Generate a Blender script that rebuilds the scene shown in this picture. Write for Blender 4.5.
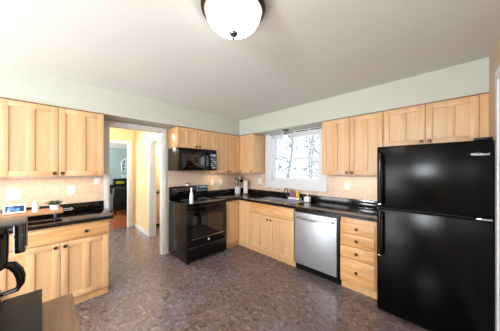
import bpy, bmesh, math, random
from mathutils import Vector, Matrix
random.seed(7)
for o in list(bpy.data.objects): bpy.data.objects.remove(o)
sc = bpy.context.scene
COL = sc.collection
R = math.radians
H = 2.466            # ceiling height
# ------------------------------------------------------------ camera
cam = bpy.data.objects.new('camera', bpy.data.cameras.new('camera'))
COL.objects.link(cam)
cam.location = (3.39, -3.12, 1.451)
cam.rotation_euler = (R(90), 0, 0.778)
cam.data.sensor_width = 36
cam.data.lens = 196.97 / 500 * 36
cam.data.shift_y = (169.09 - 165.5) / 500
cam.data.clip_start = 0.02
sc.camera = cam
# ------------------------------------------------------------ view and world
sc.view_settings.view_transform = 'Standard'
sc.view_settings.look = 'None'
sc.view_settings.gamma = 1
sc.view_settings.use_curve_mapping = False
sc.view_settings.exposure = 0.38
w = bpy.data.worlds.new('sky'); sc.world = w; w.use_nodes = True
nt = w.node_tree
bg = nt.nodes['Background']
bg.inputs[0].default_value = (0.86, 0.94, 1.0, 1)
bg.inputs[1].default_value = 2.3

def area(name, loc, rot, sx, sy, power, color, portal=False, parent=None):
    l = bpy.data.lights.new(name, 'AREA'); l.shape = 'RECTANGLE'; l.size = sx; l.size_y = sy
    l.energy = power; l.color = color
    if portal: l.cycles.is_portal = True
    o = bpy.data.objects.new(name, l); COL.objects.link(o)
    o.location = loc; o.rotation_euler = rot
    return o
# daylight: kitchen window (portal for the sky) and rear window; side and rear fill lights are added
area('window_portal', (1.44, 0.16, 1.67), (R(-90), 0, 0), 1.0, 0.86, 1, (1, 1, 1), portal=True)
area('rear_window_daylight', (2.95, -5.17, 1.80), (R(90), 0, 0), 0.5, 0.36, 56, (0.9, 0.95, 1.0))
area('side_fill_light', (3.66, -4.25, 1.62), (0, R(90), 0), 1.0, 1.1, 20, (0.93, 0.97, 1.0))  # added fill from the right, brightens the left wall
area('rear_fill_light', (1.2, -5.17, 1.08), (R(90), 0, R(-18)), 1.6, 1.95, 52, (0.95, 0.97, 1.0))  # added fill from behind the camera
area('living_room_daylight', (-6.0, -4.7, 1.5), (R(90), 0, 0), 2.5, 1.6, 300, (0.85, 0.95, 1.0))
POINTS = [('hall_lamp_glow', (-1.0, -2.3, 2.20), 38, (1.0, 0.90, 0.76), 0.10),
          ('bath_lamp_glow', (-1.6, -0.9, 1.95), 30, (1.0, 0.86, 0.7), 0.08)]
for n, loc, p, c, r in POINTS:
    l = bpy.data.lights.new(n, 'POINT'); l.energy = p; l.color = c; l.shadow_soft_size = r
    o = bpy.data.objects.new(n, l); COL.objects.link(o); o.location = loc

# ------------------------------------------------------------ materials
def srgb(r, g, b):
    f = lambda c: (c/255/12.92) if c/255 <= 0.04045 else ((c/255+0.055)/1.055)**2.4
    return (f(r), f(g), f(b), 1)
def mat(name, col, rough=0.5, metal=0.0, spec=0.5, bump=0.0, bscale=200, var=0.0, vscale=5, emit=None, estr=0, coat=0):
    m = bpy.data.materials.new(name); m.use_nodes = True
    n = m.node_tree.nodes; L = m.node_tree.links; b = n['Principled BSDF']
    b.inputs['Base Color'].default_value = srgb(*col)
    b.inputs['Roughness'].default_value = rough; b.inputs['Metallic'].default_value = metal
    b.inputs['Specular IOR Level'].default_value = spec
    b.inputs['Coat Weight'].default_value = coat
    if emit:
        b.inputs['Emission Color'].default_value = srgb(*emit); b.inputs['Emission Strength'].default_value = estr
    tc = n.new('ShaderNodeTexCoord')
    nz = n.new('ShaderNodeTexNoise'); nz.inputs['Scale'].default_value = vscale; nz.inputs['Detail'].default_value = 4
    L.new(tc.outputs['Object'], nz.inputs['Vector'])
    cr = n.new('ShaderNodeMixRGB'); cr.blend_type = 'MIX'
    cr.inputs[1].default_value = srgb(*[c*(1-var) for c in col]); cr.inputs[2].default_value = srgb(*[min(255, c*(1+var)) for c in col])
    L.new(nz.outputs['Fac'], cr.inputs[0]); L.new(cr.outputs[0], b.inputs['Base Color'])
    if bump:
        n2 = n.new('ShaderNodeTexNoise'); n2.inputs['Scale'].default_value = bscale; n2.inputs['Detail'].default_value = 2
        L.new(tc.outputs['Object'], n2.inputs['Vector'])
        bp = n.new('ShaderNodeBump'); bp.inputs['Strength'].default_value = bump; bp.inputs['Distance'].default_value = 0.002
        L.new(n2.outputs['Fac'], bp.inputs['Height']); L.new(bp.outputs[0], b.inputs['Normal'])
    return m
def ramp(n, stops):
    r = n.new('ShaderNodeValToRGB'); e = r.color_ramp.elements
    e[0].position, e[0].color = stops[0][0], srgb(*stops[0][1])
    e[1].position, e[1].color = stops[-1][0], srgb(*stops[-1][1])
    for p, c in stops[1:-1]:
        x = e.new(p); x.color = srgb(*c)
    return r
def wood(name, c1, c2, c3, stretch=(9, 9, 0.7), rough=0.38, plank=0.0, planksize=9.0):
    """grain runs along the axis with the small stretch value"""
    m = bpy.data.materials.new(name); m.use_nodes = True
    n = m.node_tree.nodes; L = m.node_tree.links; b = n['Principled BSDF']
    b.inputs['Roughness'].default_value = rough
    tc = n.new('ShaderNodeTexCoord'); oi = n.new('ShaderNodeObjectInfo')
    add = n.new('ShaderNodeVectorMath'); add.operation = 'ADD'
    sc_ = n.new('ShaderNodeVectorMath'); sc_.operation = 'SCALE'; sc_.inputs['Scale'].default_value = 13.0
    cx = n.new('ShaderNodeCombineXYZ')
    for i in range(3): L.new(oi.outputs['Random'], cx.inputs[i])
    L.new(cx.outputs[0], sc_.inputs[0]); L.new(tc.outputs['Object'], add.inputs[0]); L.new(sc_.outputs[0], add.inputs[1])
    mp = n.new('ShaderNodeMapping'); mp.inputs['Scale'].default_value = stretch
    L.new(add.outputs[0], mp.inputs[0])
    nz = n.new('ShaderNodeTexNoise'); nz.inputs['Scale'].default_value = 2.2; nz.inputs['Detail'].default_value = 6; nz.inputs['Distortion'].default_value = 0.9
    L.new(mp.outputs[0], nz.inputs['Vector'])
    r = ramp(n, [(0.25, c1), (0.5, c2), (0.78, c3)]); L.new(nz.outputs['Fac'], r.inputs[0])
    # fine fibres
    mp2 = n.new('ShaderNodeMapping'); mp2.inputs['Scale'].default_value = tuple(s*7 for s in stretch)
    L.new(add.outputs[0], mp2.inputs[0])
    n2 = n.new('ShaderNodeTexNoise'); n2.inputs['Scale'].default_value = 4; n2.inputs['Detail'].default_value = 3
    L.new(mp2.outputs[0], n2.inputs['Vector'])
    mx = n.new('ShaderNodeMixRGB'); mx.blend_type = 'MULTIPLY'; mx.inputs[0].default_value = 0.18
    L.new(r.outputs[0], mx.inputs[1]); L.new(n2.outputs['Fac'], mx.inputs[2])
    out = mx
    if plank:
        wv = n.new('ShaderNodeTexVoronoi'); wv.feature = 'F1'; wv.inputs['Scale'].default_value = planksize
        mp3 = n.new('ShaderNodeMapping'); mp3.inputs['Scale'].default_value = tuple(0.02 if s < 2 else 1.0 for s in stretch)
        L.new(add.outputs[0], mp3.inputs[0]); L.new(mp3.outputs[0], wv.inputs['Vector'])
        bw = n.new('ShaderNodeRGBToBW'); L.new(wv.outputs['Color'], bw.inputs[0])
        rr = n.new('ShaderNodeMapRange'); rr.inputs['To Min'].default_value = 1 - plank; rr.inputs['To Max'].default_value = 1 + plank*0.4
        L.new(bw.outputs[0], rr.inputs['Value'])
        m2 = n.new('ShaderNodeMixRGB'); m2.blend_type = 'MULTIPLY'; m2.inputs[0].default_value = 1
        L.new(mx.outputs[0], m2.inputs[1]); L.new(rr.outputs[0], m2.inputs[2]); out = m2
    L.new(out.outputs[0], b.inputs['Base Color'])
    return m
MAPLE = wood('maple', (224, 177, 126), (231, 186, 137), (237, 196, 150), plank=0.13)
MAPLE_SIDE = wood('maple_box', (214, 164, 108), (224, 176, 122), (232, 190, 138))
MAPLE_H = wood('maple_horizontal', (204, 140, 78), (230, 174, 114), (240, 198, 146), stretch=(1.0, 9, 12), plank=0.08)
DARKWOOD_SHADE = wood('dark_wood_shade', (120, 86, 60), (140, 104, 74), (156, 120, 88))  # dark wood for a spoon and the painted shade line atop the cabinets
TABLEWOOD = wood('table_wood', (104, 76, 48), (136, 102, 68), (160, 126, 90), stretch=(0.8, 11, 8), rough=0.5)
BOARDWOOD = wood('board_wood', (176, 120, 78), (200, 146, 100), (218, 168, 122), stretch=(0.8, 10, 10), rough=0.45)
FLOORWOOD = wood('oak_strip_floor', (120, 62, 30), (156, 84, 42), (178, 104, 56), stretch=(1, 9, 9), rough=0.3)
WALL = mat('wall_paint', (197, 199, 188), 0.75, spec=0.25, var=0.015)
CEIL = mat('ceiling_paint', (226, 226, 222), 0.85, spec=0.2, var=0.01)
RWALL = mat('right_wall_paint', (206, 186, 160), 0.75, spec=0.25, var=0.01)
HALLW = mat('hall_paint', (234, 210, 166), 0.75, spec=0.2, var=0.01)
TEAL = mat('teal_paint', (160, 178, 172), 0.75, spec=0.2, var=0.01)
BATHW = mat('bath_paint', (238, 226, 210), 0.75, spec=0.2)
TRIM = mat('white_trim', (224, 226, 230), 0.35)
WHITE = mat('white_plastic', (238, 236, 232), 0.35)
CERAMIC = mat('white_ceramic', (240, 240, 238), 0.15)
BLACKGLOSS = mat('black_gloss', (5, 5, 6), 0.10, spec=0.4)
BLACKFRIDGE = mat('black_textured', (3, 3, 4), 0.17, spec=0.18, bump=0.2, bscale=260)
BLACK = mat('black_plastic', (9, 9, 10), 0.4, spec=0.3)
BLACKSIDE = mat('black_enamel', (20, 17, 15), 0.25, spec=0.4)
DARKGLASS = mat('oven_glass', (18, 14, 11), 0.06, spec=0.9)
CHAR = mat('charcoal_metal', (28, 27, 27), 0.55, spec=0.2)
BRONZE = mat('dark_bronze', (80, 68, 58), 0.32, metal=0.85)
STEEL = mat('brushed_steel', (186, 190, 196), 0.42, metal=0.7)
CHROME = mat('chrome', (215, 216, 220), 0.12, metal=1.0)
DSTEEL = mat('dark_steel', (96, 102, 112), 0.25, metal=0.8)
COPPER = mat('copper', (190, 110, 80), 0.3, metal=0.9)
PAPER = mat('paper', (238, 234, 230), 0.9)
GREEN = mat('leaf_green', (66, 96, 50), 0.5, var=0.35, vscale=30)
SILVERPANEL = mat('control_panel', (150, 168, 182), 0.25, metal=0.5)
GREYLABEL = mat('grey_label', (120, 124, 128), 0.5)
LOGO = mat('logo_silver', (225, 228, 232), 0.3)
YELLOW = mat('yellow_plastic', (214, 206, 60), 0.4)
REDP = mat('rose_plastic', (190, 80, 100), 0.4)
PURPLE = mat('purple_plastic', (130, 120, 160), 0.4)
BLACKCLOTH = mat('black_upholstery', (12, 12, 14), 0.8)
SOIL = mat('soil', (60, 44, 34), 0.9)
SCREEN = mat('display_screen', (30, 60, 110), 0.15)
SCREENLIT = mat('display_picture', (60, 120, 190), 0.2, emit=(60, 120, 190), estr=0.5)
SNOW = mat('pale_ground', (225, 230, 235), 0.9)
BARK = mat('tree_bark', (148, 156, 160), 0.9, var=0.2, vscale=8)
PINE = mat('pine_foliage', (150, 178, 176), 0.9, var=0.2, vscale=8)
DOME = mat('lit_glass', (255, 250, 240), 0.3, emit=(255, 250, 240), estr=10)
BATHLIT = mat('bath_lit_glass', (255, 250, 235), 0.3, emit=(255, 250, 235), estr=2.5)
PENDANT = mat('pendant_glass', (245, 240, 225), 0.2, emit=(255, 244, 214), estr=0.8)

def granite():
    m = bpy.data.materials.new('black_granite'); m.use_nodes = True
    n = m.node_tree.nodes; L = m.node_tree.links; b = n['Principled BSDF']
    tc = n.new('ShaderNodeTexCoord'); nz = n.new('ShaderNodeTexNoise'); nz.inputs['Scale'].default_value = 38; nz.inputs['Detail'].default_value = 8
    L.new(tc.outputs['Object'], nz.inputs['Vector'])
    r = ramp(n, [(0.40, (10, 10, 11)), (0.56, (22, 21, 20)), (0.66, (48, 42, 36)), (0.74, (84, 74, 62))])
    L.new(nz.outputs['Fac'], r.inputs[0]); L.new(r.outputs[0], b.inputs['Base Color'])
    b.inputs['Roughness'].default_value = 0.09
    return m
GRANITE = granite()
def floor_mat():
    m = bpy.data.materials.new('mottled_vinyl'); m.use_nodes = True
    n = m.node_tree.nodes; L = m.node_tree.links; b = n['Principled BSDF']
    tc = n.new('ShaderNodeTexCoord')
    mp = n.new('ShaderNodeMapping'); mp.inputs['Rotation'].default_value = (0, 0, R(20)); mp.inputs['Scale'].default_value = (1, 1.3, 1)
    L.new(tc.outputs['Object'], mp.inputs[0])
    a = n.new('ShaderNodeTexNoise'); a.inputs['Scale'].default_value = 17; a.inputs['Detail'].default_value = 9; a.inputs['Roughness'].default_value = 0.72; a.inputs['Distortion'].default_value = 1.1
    L.new(mp.outputs[0], a.inputs['Vector'])
    r = ramp(n, [(0.33, (62, 56, 58)), (0.43, (104, 96, 98)), (0.485, (144, 124, 110)), (0.52, (110, 106, 116)), (0.56, (136, 128, 136)), (0.62, (172, 150, 134)), (0.72, (200, 192, 188))])
    L.new(a.outputs['Fac'], r.inputs[0])
    c = n.new('ShaderNodeTexNoise'); c.inputs['Scale'].default_value = 3.0; c.inputs['Detail'].default_value = 5
    L.new(mp.outputs[0], c.inputs['Vector'])
    r2 = ramp(n, [(0.35, (228, 206, 190)), (0.65, (226, 228, 244))]); L.new(c.outputs['Fac'], r2.inputs[0])
    mx = n.new('ShaderNodeMixRGB'); mx.blend_type = 'MULTIPLY'; mx.inputs[0].default_value = 0.75
    L.new(r.outputs[0], mx.inputs[1]); L.new(r2.outputs[0], mx.inputs[2])
    L.new(mx.outputs[0], b.inputs['Base Color'])
    b.inputs['Roughness'].default_value = 0.21
    b.inputs['Specular IOR Level'].default_value = 0.5
    bp = n.new('ShaderNodeBump'); bp.inputs['Strength'].default_value = 0.25; bp.inputs['Distance'].default_value = 0.002
    L.new(a.outputs['Fac'], bp.inputs['Height']); L.new(bp.outputs[0], b.inputs['Normal'])
    return m
VINYL = floor_mat()
def tile_mat(rot):
    m = bpy.data.materials.new('backsplash_tile'); m.use_nodes = True
    n = m.node_tree.nodes; L = m.node_tree.links; b = n['Principled BSDF']
    tc = n.new('ShaderNodeTexCoord'); mp = n.new('ShaderNodeMapping'); mp.inputs['Rotation'].default_value = rot
    L.new(tc.outputs['Object'], mp.inputs[0])
    br = n.new('ShaderNodeTexBrick'); br.inputs['Scale'].default_value = 1
    br.inputs['Brick Width'].default_value = 0.15; br.inputs['Row Height'].default_value = 0.05
    br.inputs['Mortar Size'].default_value = 0.0022; br.inputs['Bias'].default_value = 0
    br.inputs['Color1'].default_value = srgb(232, 208, 188); br.inputs['Color2'].default_value = srgb(226, 198, 176)
    br.inputs['Mortar'].default_value = srgb(214, 186, 164)
    L.new(mp.outputs[0], br.inputs['Vector'])
    nz = n.new('ShaderNodeTexNoise'); nz.inputs['Scale'].default_value = 22; nz.inputs['Detail'].default_value = 5
    L.new(tc.outputs['Object'], nz.inputs['Vector'])
    r = ramp(n, [(0.3, (225, 218, 212)), (0.7, (255, 255, 255))]); L.new(nz.outputs['Fac'], r.inputs[0])
    mx = n.new('ShaderNodeMixRGB'); mx.blend_type = 'MULTIPLY'; mx.inputs[0].default_value = 0.6
    L.new(br.outputs['Color'], mx.inputs[1]); L.new(r.outputs[0], mx.inputs[2]); L.new(mx.outputs[0], b.inputs['Base Color'])
    b.inputs['Roughness'].default_value = 0.4
    return m
TILE_B = tile_mat((R(90), 0, 0))       # wall y = 0
TILE_A = tile_mat((R(90), 0, R(90)))   # wall x = 0
def glass_mat():
    m = bpy.data.materials.new('window_glass'); m.use_nodes = True
    n = m.node_tree.nodes; L = m.node_tree.links; n.remove(n['Principled BSDF'])
    t = n.new('ShaderNodeBsdfTransparent'); g = n.new('ShaderNodeBsdfGlossy'); g.inputs['Roughness'].default_value = 0.02
    mx = n.new('ShaderNodeMixShader'); mx.inputs[0].default_value = 0.06
    L.new(t.outputs[0], mx.inputs[1]); L.new(g.outputs[0], mx.inputs[2]); L.new(mx.outputs[0], n['Material Output'].inputs[0])
    return m
GLASS = glass_mat()
def clear_plastic():
    m = bpy.data.materials.new('clear_plastic'); m.use_nodes = True
    n = m.node_tree.nodes; L = m.node_tree.links; n.remove(n['Principled BSDF'])
    t = n.new('ShaderNodeBsdfTransparent'); t.inputs[0].default_value = (0.9, 0.88, 0.86, 1)
    g = n.new('ShaderNodeBsdfGlossy'); g.inputs['Roughness'].default_value = 0.05
    mx = n.new('ShaderNodeMixShader'); mx.inputs[0].default_value = 0.12
    L.new(t.outputs[0], mx.inputs[1]); L.new(g.outputs[0], mx.inputs[2]); L.new(mx.outputs[0], n['Material Output'].inputs[0])
    return m
CLEAR = clear_plastic()

# ------------------------------------------------------------ mesh helpers
def box(bm, lo, hi, bev=0.0, seg=2):
    lo = Vector(lo); hi = Vector(hi)
    g = bmesh.ops.create_cube(bm, size=1)
    bmesh.ops.scale(bm, vec=(hi-lo), verts=g['verts']); bmesh.ops.translate(bm, vec=(lo+hi)/2, verts=g['verts'])
    if bev:
        es = list({e for v in g['verts'] for e in v.link_edges})
        bmesh.ops.bevel(bm, geom=es, offset=bev, segments=seg, affect='EDGES', profile=0.5)
def lathe(bm, prof, c=(0, 0, 0), n=32, axis='Z'):
    rings = []
    for r, z in prof:
        rings.append([bm.verts.new((r*math.cos(2*math.pi*i/n), r*math.sin(2*math.pi*i/n), z)) for i in range(n)] if r > 1e-5 else [bm.verts.new((0, 0, z))])
    new = [v for q in rings for v in q]
    for a, b in zip(rings, rings[1:]):
        for i in range(n):
            j = (i+1) % n
            if len(a) == 1 and len(b) == 1: continue
            if len(a) == 1: bm.faces.new((a[0], b[j], b[i]))
            elif len(b) == 1: bm.faces.new((a[i], a[j], b[0]))
            else: bm.faces.new((a[i], a[j], b[j], b[i]))
    M = {'Z': Matrix.Identity(4), '-Y': Matrix.Rotation(R(90), 4, 'X'), 'X': Matrix.Rotation(R(90), 4, 'Y')}[axis]
    bmesh.ops.transform(bm, matrix=Matrix.Translation(c) @ M, verts=new)
def tube(bm, pts, r, n=10, closed=False, flat=1.0):
    pts = [Vector(p) for p in pts]; rings = []
    up0 = None
    for i, p in enumerate(pts):
        a = pts[i-1] if (i or closed) else p; b = pts[(i+1) % len(pts)] if (i < len(pts)-1 or closed) else p
        t = (b-a).normalized()
        if up0 is None:
            up0 = Vector((0, 0, 1)) if abs(t.z) < 0.9 else Vector((1, 0, 0))
        u = (up0 - t*up0.dot(t)).normalized(); v = t.cross(u); up0 = u
        rr = r[i] if isinstance(r, (list, tuple)) else r
        rings.append([bm.verts.new(p + u*rr*math.cos(2*math.pi*k/n) + v*rr*flat*math.sin(2*math.pi*k/n)) for k in range(n)])
    m = len(rings)
    for i in range(m if closed else m-1):
        a, b = rings[i], rings[(i+1) % m]
        for k in range(n): bm.faces.new((a[k], a[(k+1) % n], b[(k+1) % n], b[k]))
    if not closed:
        bm.faces.new(rings[0][::-1]); bm.faces.new(rings[-1])
def arc(c, r, a0, a1, n, plane='XZ'):
    out = []
    for i in range(n+1):
        a = R(a0 + (a1-a0)*i/n); x = r*math.cos(a); y = r*math.sin(a)
        out.append({'XZ': (c[0]+x, c[1], c[2]+y), 'XY': (c[0]+x, c[1]+y, c[2]), 'YZ': (c[0], c[1]+x, c[2]+y)}[plane])
    return out
def obj(name, bm, m, parent=None, label=None, smooth=True):
    bmesh.ops.recalc_face_normals(bm, faces=bm.faces)
    me = bpy.data.meshes.new(name); bm.to_mesh(me); bm.free()
    me.materials.append(m)
    if smooth:
        me.shade_smooth()
        try: me.set_sharp_from_angle(angle=R(35))
        except Exception: pass
    o = bpy.data.objects.new(name, me); COL.objects.link(o)
    if parent: o.parent = parent
    if label: o['label'] = label
    return o
def B(*boxes, bev=0.0):
    bm = bmesh.new()
    for b in boxes: box(bm, b[0], b[1], b[2] if len(b) > 2 else bev)
    return bm
def thing(name, label, cat, loc=(0, 0, 0), rz=0, group=None, kind=None):
    o = bpy.data.objects.new(name, None); COL.objects.link(o); o.location = loc; o.rotation_euler = (0, 0, rz)
    o.empty_display_size = 0.1
    o['label'] = label; o['category'] = cat
    if group: o['group'] = group
    return o
def tag(o, label, cat, group=None, kind=None):
    o['label'] = label; o['category'] = cat
    if group: o['group'] = group
    if kind: o['kind'] = kind
    return o
def struct(name, bm, m, parent=None, smooth=False):
    o = obj(name, bm, m, parent, smooth=smooth); o['kind'] = 'structure'; return o
def copy_tree(o, parent=None):
    c = o.copy(); COL.objects.link(c); c.parent = parent
    for ch in list(o.children): copy_tree(ch, c)
    return c
def text(name, body, size, m, parent, loc, rot, label=None, bold=0.0):
    cu = bpy.data.curves.new(name, 'FONT'); cu.body = body; cu.size = size; cu.extrude = 0.0008; cu.align_x = 'CENTER'; cu.align_y = 'CENTER'; cu.offset = bold
    t = bpy.data.objects.new(name+'_c', cu); COL.objects.link(t)
    dg = bpy.context.evaluated_depsgraph_get(); me = bpy.data.meshes.new_from_object(t.evaluated_get(dg))
    bpy.data.objects.remove(t); me.name = name; me.materials.clear(); me.materials.append(m)
    o = bpy.data.objects.new(name, me); COL.objects.link(o); o.parent = parent; o.location = loc; o.rotation_euler = rot
    if label: o['label'] = label
    return o

# ------------------------------------------------------------ structure
XR, YR = 3.68, -5.2
struct('floor', B(((-2.28, YR, -0.1), (XR+0.1, 0.1, 0))), VINYL)
struct('floor_living_room', B(((-8.1, YR, -0.1), (-2.28, 1.5, 0))), FLOORWOOD)
struct('ceiling', B(((-2.28, YR-.1, H), (XR+0.1, 0.15, H+0.1))), CEIL)
struct('ceiling_living_room', B(((-8.1, YR-.1, H), (-2.28, 1.6, H+0.1))), CEIL)
struct('wall_left', B(((-0.10, YR, 0), (0, -2.540, H)), ((-0.10, -2.540, 2.08), (0, -1.780, H)), ((-0.10, -1.780, 0), (0, 0, H))), WALL)
wx0, wx1, wz0, wz1 = 0.945, 1.935, 1.235, 2.095
struct('wall_back', B(((-0.10, 0, 0), (wx0, 0.15, H)), ((wx1, 0, 0), (XR+.1, 0.15, H)), ((wx0, 0, 0), (wx1, 0.15, wz0)), ((wx0, 0, wz1), (wx1, 0.15, H))), WALL)
struct('wall_right', B(((XR, YR, 0), (XR+0.1, 0, H))), RWALL)
struct('side_fill_frame', B(((XR-.03, -4.88, 1.05), (XR, -4.80, 2.2)), ((XR-.03, -3.70, 1.05), (XR, -3.62, 2.2)), ((XR-.03, -4.80, 1.05), (XR, -3.70, 1.12)), ((XR-.03, -4.80, 2.12), (XR, -3.70, 2.2))), TRIM)  # unseen window frame, added around the side fill light
struct('wall_rear', B(((-0.1, YR-0.1, 0), (0.3, YR, H)), ((0.3, YR-.1, 2.1), (2.1, YR, H)), ((2.1, YR-.1, 0), (2.4, YR, H)), ((2.4, YR-.1, 0), (3.5, YR, 1.35)), ((2.4, YR-.1, 2.25), (3.5, YR, H)), ((3.5, YR-.1, 0), (XR, YR, H))), WALL)
struct('trim_1', B(((0, YR, 2.15), (0.33, 0, H))), WALL)                 # soffit over the left run
struct('trim_2', B(((0.33, -0.33, 2.15), (XR, 0, H))), WALL)             # soffit over the window run
# hall, small room and living room
struct('wall_hall_far', B(((-2.34, YR, 0), (-2.22, -2.75, H)), ((-2.34, -2.75, 2.09), (-2.22, -1.735, H)), ((-2.34, -1.735, 0), (-2.22, 0.1, H))), HALLW)
struct('wall_hall_right', B(((-2.22, -1.62, 0), (-1.09, -1.52, H)), ((-1.09, -1.62, 2.04), (-0.32, -1.52, H)), ((-0.32, -1.62, 0), (-0.10, -1.52, H))), HALLW)
struct('wall_hall_left', B(((-2.22, -3.45, 0), (-0.10, -3.35, H))), HALLW)
struct('wall_bath', B(((-2.22, -0.02, 0), (-0.10, 0.08, H))), BATHW)
struct('wall_living_far', B(((-8.1, YR, 0), (-8.0, 1.5, H))), TEAL)
struct('wall_living_right', B(((-8.0, 1.5, 0), (-2.22, 1.6, H))), TEAL)
struct('wall_living_left', B(((-8.0, YR-.1, 0), (-2.34, YR, H))), TEAL)
struct('wall_living_near', B(((-2.36, -1.66, 0), (-2.342, 1.5, H)), ((-2.36, YR, 0), (-2.342, -2.83, H))), TEAL)
# casings: kitchen doorway
def casing_x(name, x, y0, y1, z1, w_=0.065, t=0.02, xo=None):
    """casing on a wall x = const, room towards +x, opening y0..y1"""
    bm = B(((x, y0-w_, 0), (x+t, y0, z1+w_), .004), ((x, y1, 0), (x+t, y1+w_, z1+w_), .004), ((x, y0, z1), (x+t, y1, z1+w_), .004))
    if xo is not None:
        for b in (((xo, y0, 0), (x, y0+0.015, z1)), ((xo, y1-0.015, 0), (x, y1, z1)), ((xo, y0, z1-0.015), (x, y1, z1))): box(bm, *b)
        box(bm, (xo-t, y0-w_, 0), (xo, y0, z1+w_)); box(bm, (xo-t, y1, 0), (xo, y1+w_, z1+w_)); box(bm, (xo-t, y0, z1), (xo, y1, z1+w_))
    return struct(name, bm, TRIM)
casing_x('door_1', 0, -2.540, -1.780, 2.08, xo=-0.10, w_=0.052)
casing_x('door_2', -2.22, -2.75, -1.735, 2.09, xo=-2.342)
bm = B(((-1.16, -1.64, 0), (-1.09, -1.62, 2.11)), ((-0.32, -1.64, 0), (-0.25, -1.62, 2.11)), ((-1.09, -1.64, 2.04), (-0.32, -1.62, 2.11)),
       ((-1.09, -1.62, 0), (-1.075, -1.50, 2.04)), ((-0.335, -1.62, 0), (-0.32, -1.50, 2.04)), ((-1.09, -1.62, 2.025), (-0.32, -1.50, 2.04)))
struct('door_3', bm, TRIM)
# door on the right wall beside the fridge
d4 = struct('door_4', B(((XR-0.02, -0.875, 0), (XR, -0.80, 2.17), .004), ((XR-0.02, -1.72, 0), (XR, -1.645, 2.17), .004), ((XR-0.02, -1.645, 2.09), (XR, -0.875, 2.17), .004)), TRIM)
struct('door_leaf', B(((XR-0.012, -1.645, 0.01), (XR-0.001, -0.875, 2.09)), ((XR-0.016, -1.53, 0.2), (XR-0.012, -0.99, 0.95)), ((XR-0.016, -1.53, 1.1), (XR-0.012, -0.99, 1.95))), TRIM, d4)
# baseboards
struct('baseboard_hall', B(((-2.20, -1.635, 0), (-1.16, -1.62, 0.085), .003)), TRIM)
struct('baseboard_hall_far', B(((-2.22, -1.67, 0), (-2.205, -1.62, 0.085)), ((-2.22, -3.35, 0), (-2.205, -2.82, 0.085))), TRIM)
struct('baseboard_left', B(((0, -1.705, 0), (0.012, -1.695, 0.085)), ((0, YR, 0), (0.012, -3.95, 0.085))), TRIM)
struct('baseboard_right', B(((XR-0.012, YR, 0), (XR, -1.72, 0.085))), TRIM)
struct('baseboard_rear', B(((2.1, YR, 0), (XR-.012, YR+0.012, 0.085))), TRIM)
# tiled backsplash
struct('trim_3', B(((0, -3.92, 0.914), (0.008, -2.585, 1.40))), TILE_A)
struct('trim_4', B(((0, -1.70, 0.90), (0.008, 0, 1.80))), TILE_A)
struct('trim_5', B(((0.008, -0.008, 0.914), (0.787, 0, 1.40)), ((0.787, -0.008, 0.914), (2.055, 0, 1.10)), ((2.055, -0.008, 0.914), (2.92, 0, 1.40))), TILE_B)
# kitchen window
wn = struct('window_1', B(((0.787, -0.022, 1.17), (wx0, 0, 2.149), .003), ((wx1, -0.022, 1.17), (2.055, 0, 2.149), .003), ((wx0, -0.022, wz1), (wx1, 0, 2.149), .003),
                          ((0.787, -0.028, 1.085), (2.055, 0, 1.17), .003), ((wx0, -0.022, 1.17), (wx1, 0.0, wz0), .002)), TRIM)
struct('window_jamb', B(((wx0, 0, wz0), (wx0+0.02, 0.15, wz1)), ((wx1-0.02, 0, wz0), (wx1, 0.15, wz1)), ((wx0, 0, wz1-0.02), (wx1, 0.15, wz1)), ((wx0, 0, wz0), (wx1, 0.15, wz0+0.02))), TRIM, wn)
def sash(name, y, z0, z1):
    x0, x1 = wx0+0.02, wx1-0.02; f = 0.034
    bm = B(((x0, y, z0), (x0+f, y+.03, z1)), ((x1-f, y, z0), (x1, y+.03, z1)), ((x0+f, y, z0), (x1-f, y+.03, z0+f)), ((x0+f, y, z1-f), (x1-f, y+.03, z1)))
    for i in range(1, 4):
        x = x0+f+(x1-x0-2*f)*i/4; box(bm, (x-0.010, y+.006, z0+f), (x+0.010, y+.024, z1-f))
    zm = (z0+z1)/2; box(bm, (x0+f, y+.006, zm-0.010), (x1-f, y+.024, zm+0.010))
    o = struct(name, bm, TRIM, wn)
    struct('pane', B(((x0+f, y+.013, z0+f), (x1-f, y+.017, z1-f))), GLASS, o)
sash('lower_sash', 0.045, wz0+0.02, 1.665)
sash('upper_sash', 0.080, 1.635, wz1-0.02)
# rear window behind the camera, then the added fill frame
w2 = struct('window_2', B(((2.36, YR, 1.31), (2.42, YR+.02, 2.29)), ((3.48, YR, 1.31), (3.54, YR+.02, 2.29)), ((2.42, YR, 1.31), (3.48, YR+.02, 1.37)), ((2.42, YR, 2.23), (3.48, YR+.02, 2.29)), ((2.93, YR, 1.37), (2.97, YR+.015, 2.23))), TRIM)
d5 = struct('rear_fill_frame', B(((0.24, YR, 0), (0.32, YR+.02, 2.17)), ((2.08, YR, 0), (2.16, YR+.02, 2.17)), ((0.32, YR, 2.09), (2.08, YR+.02, 2.17)), ((1.16, YR-.05, 0), (1.24, YR+.015, 2.09)), ((0.32, YR, 0), (2.08, YR+.02, 0.08))), TRIM)  # unseen patio door frame, added to hold the rear fill light

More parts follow.
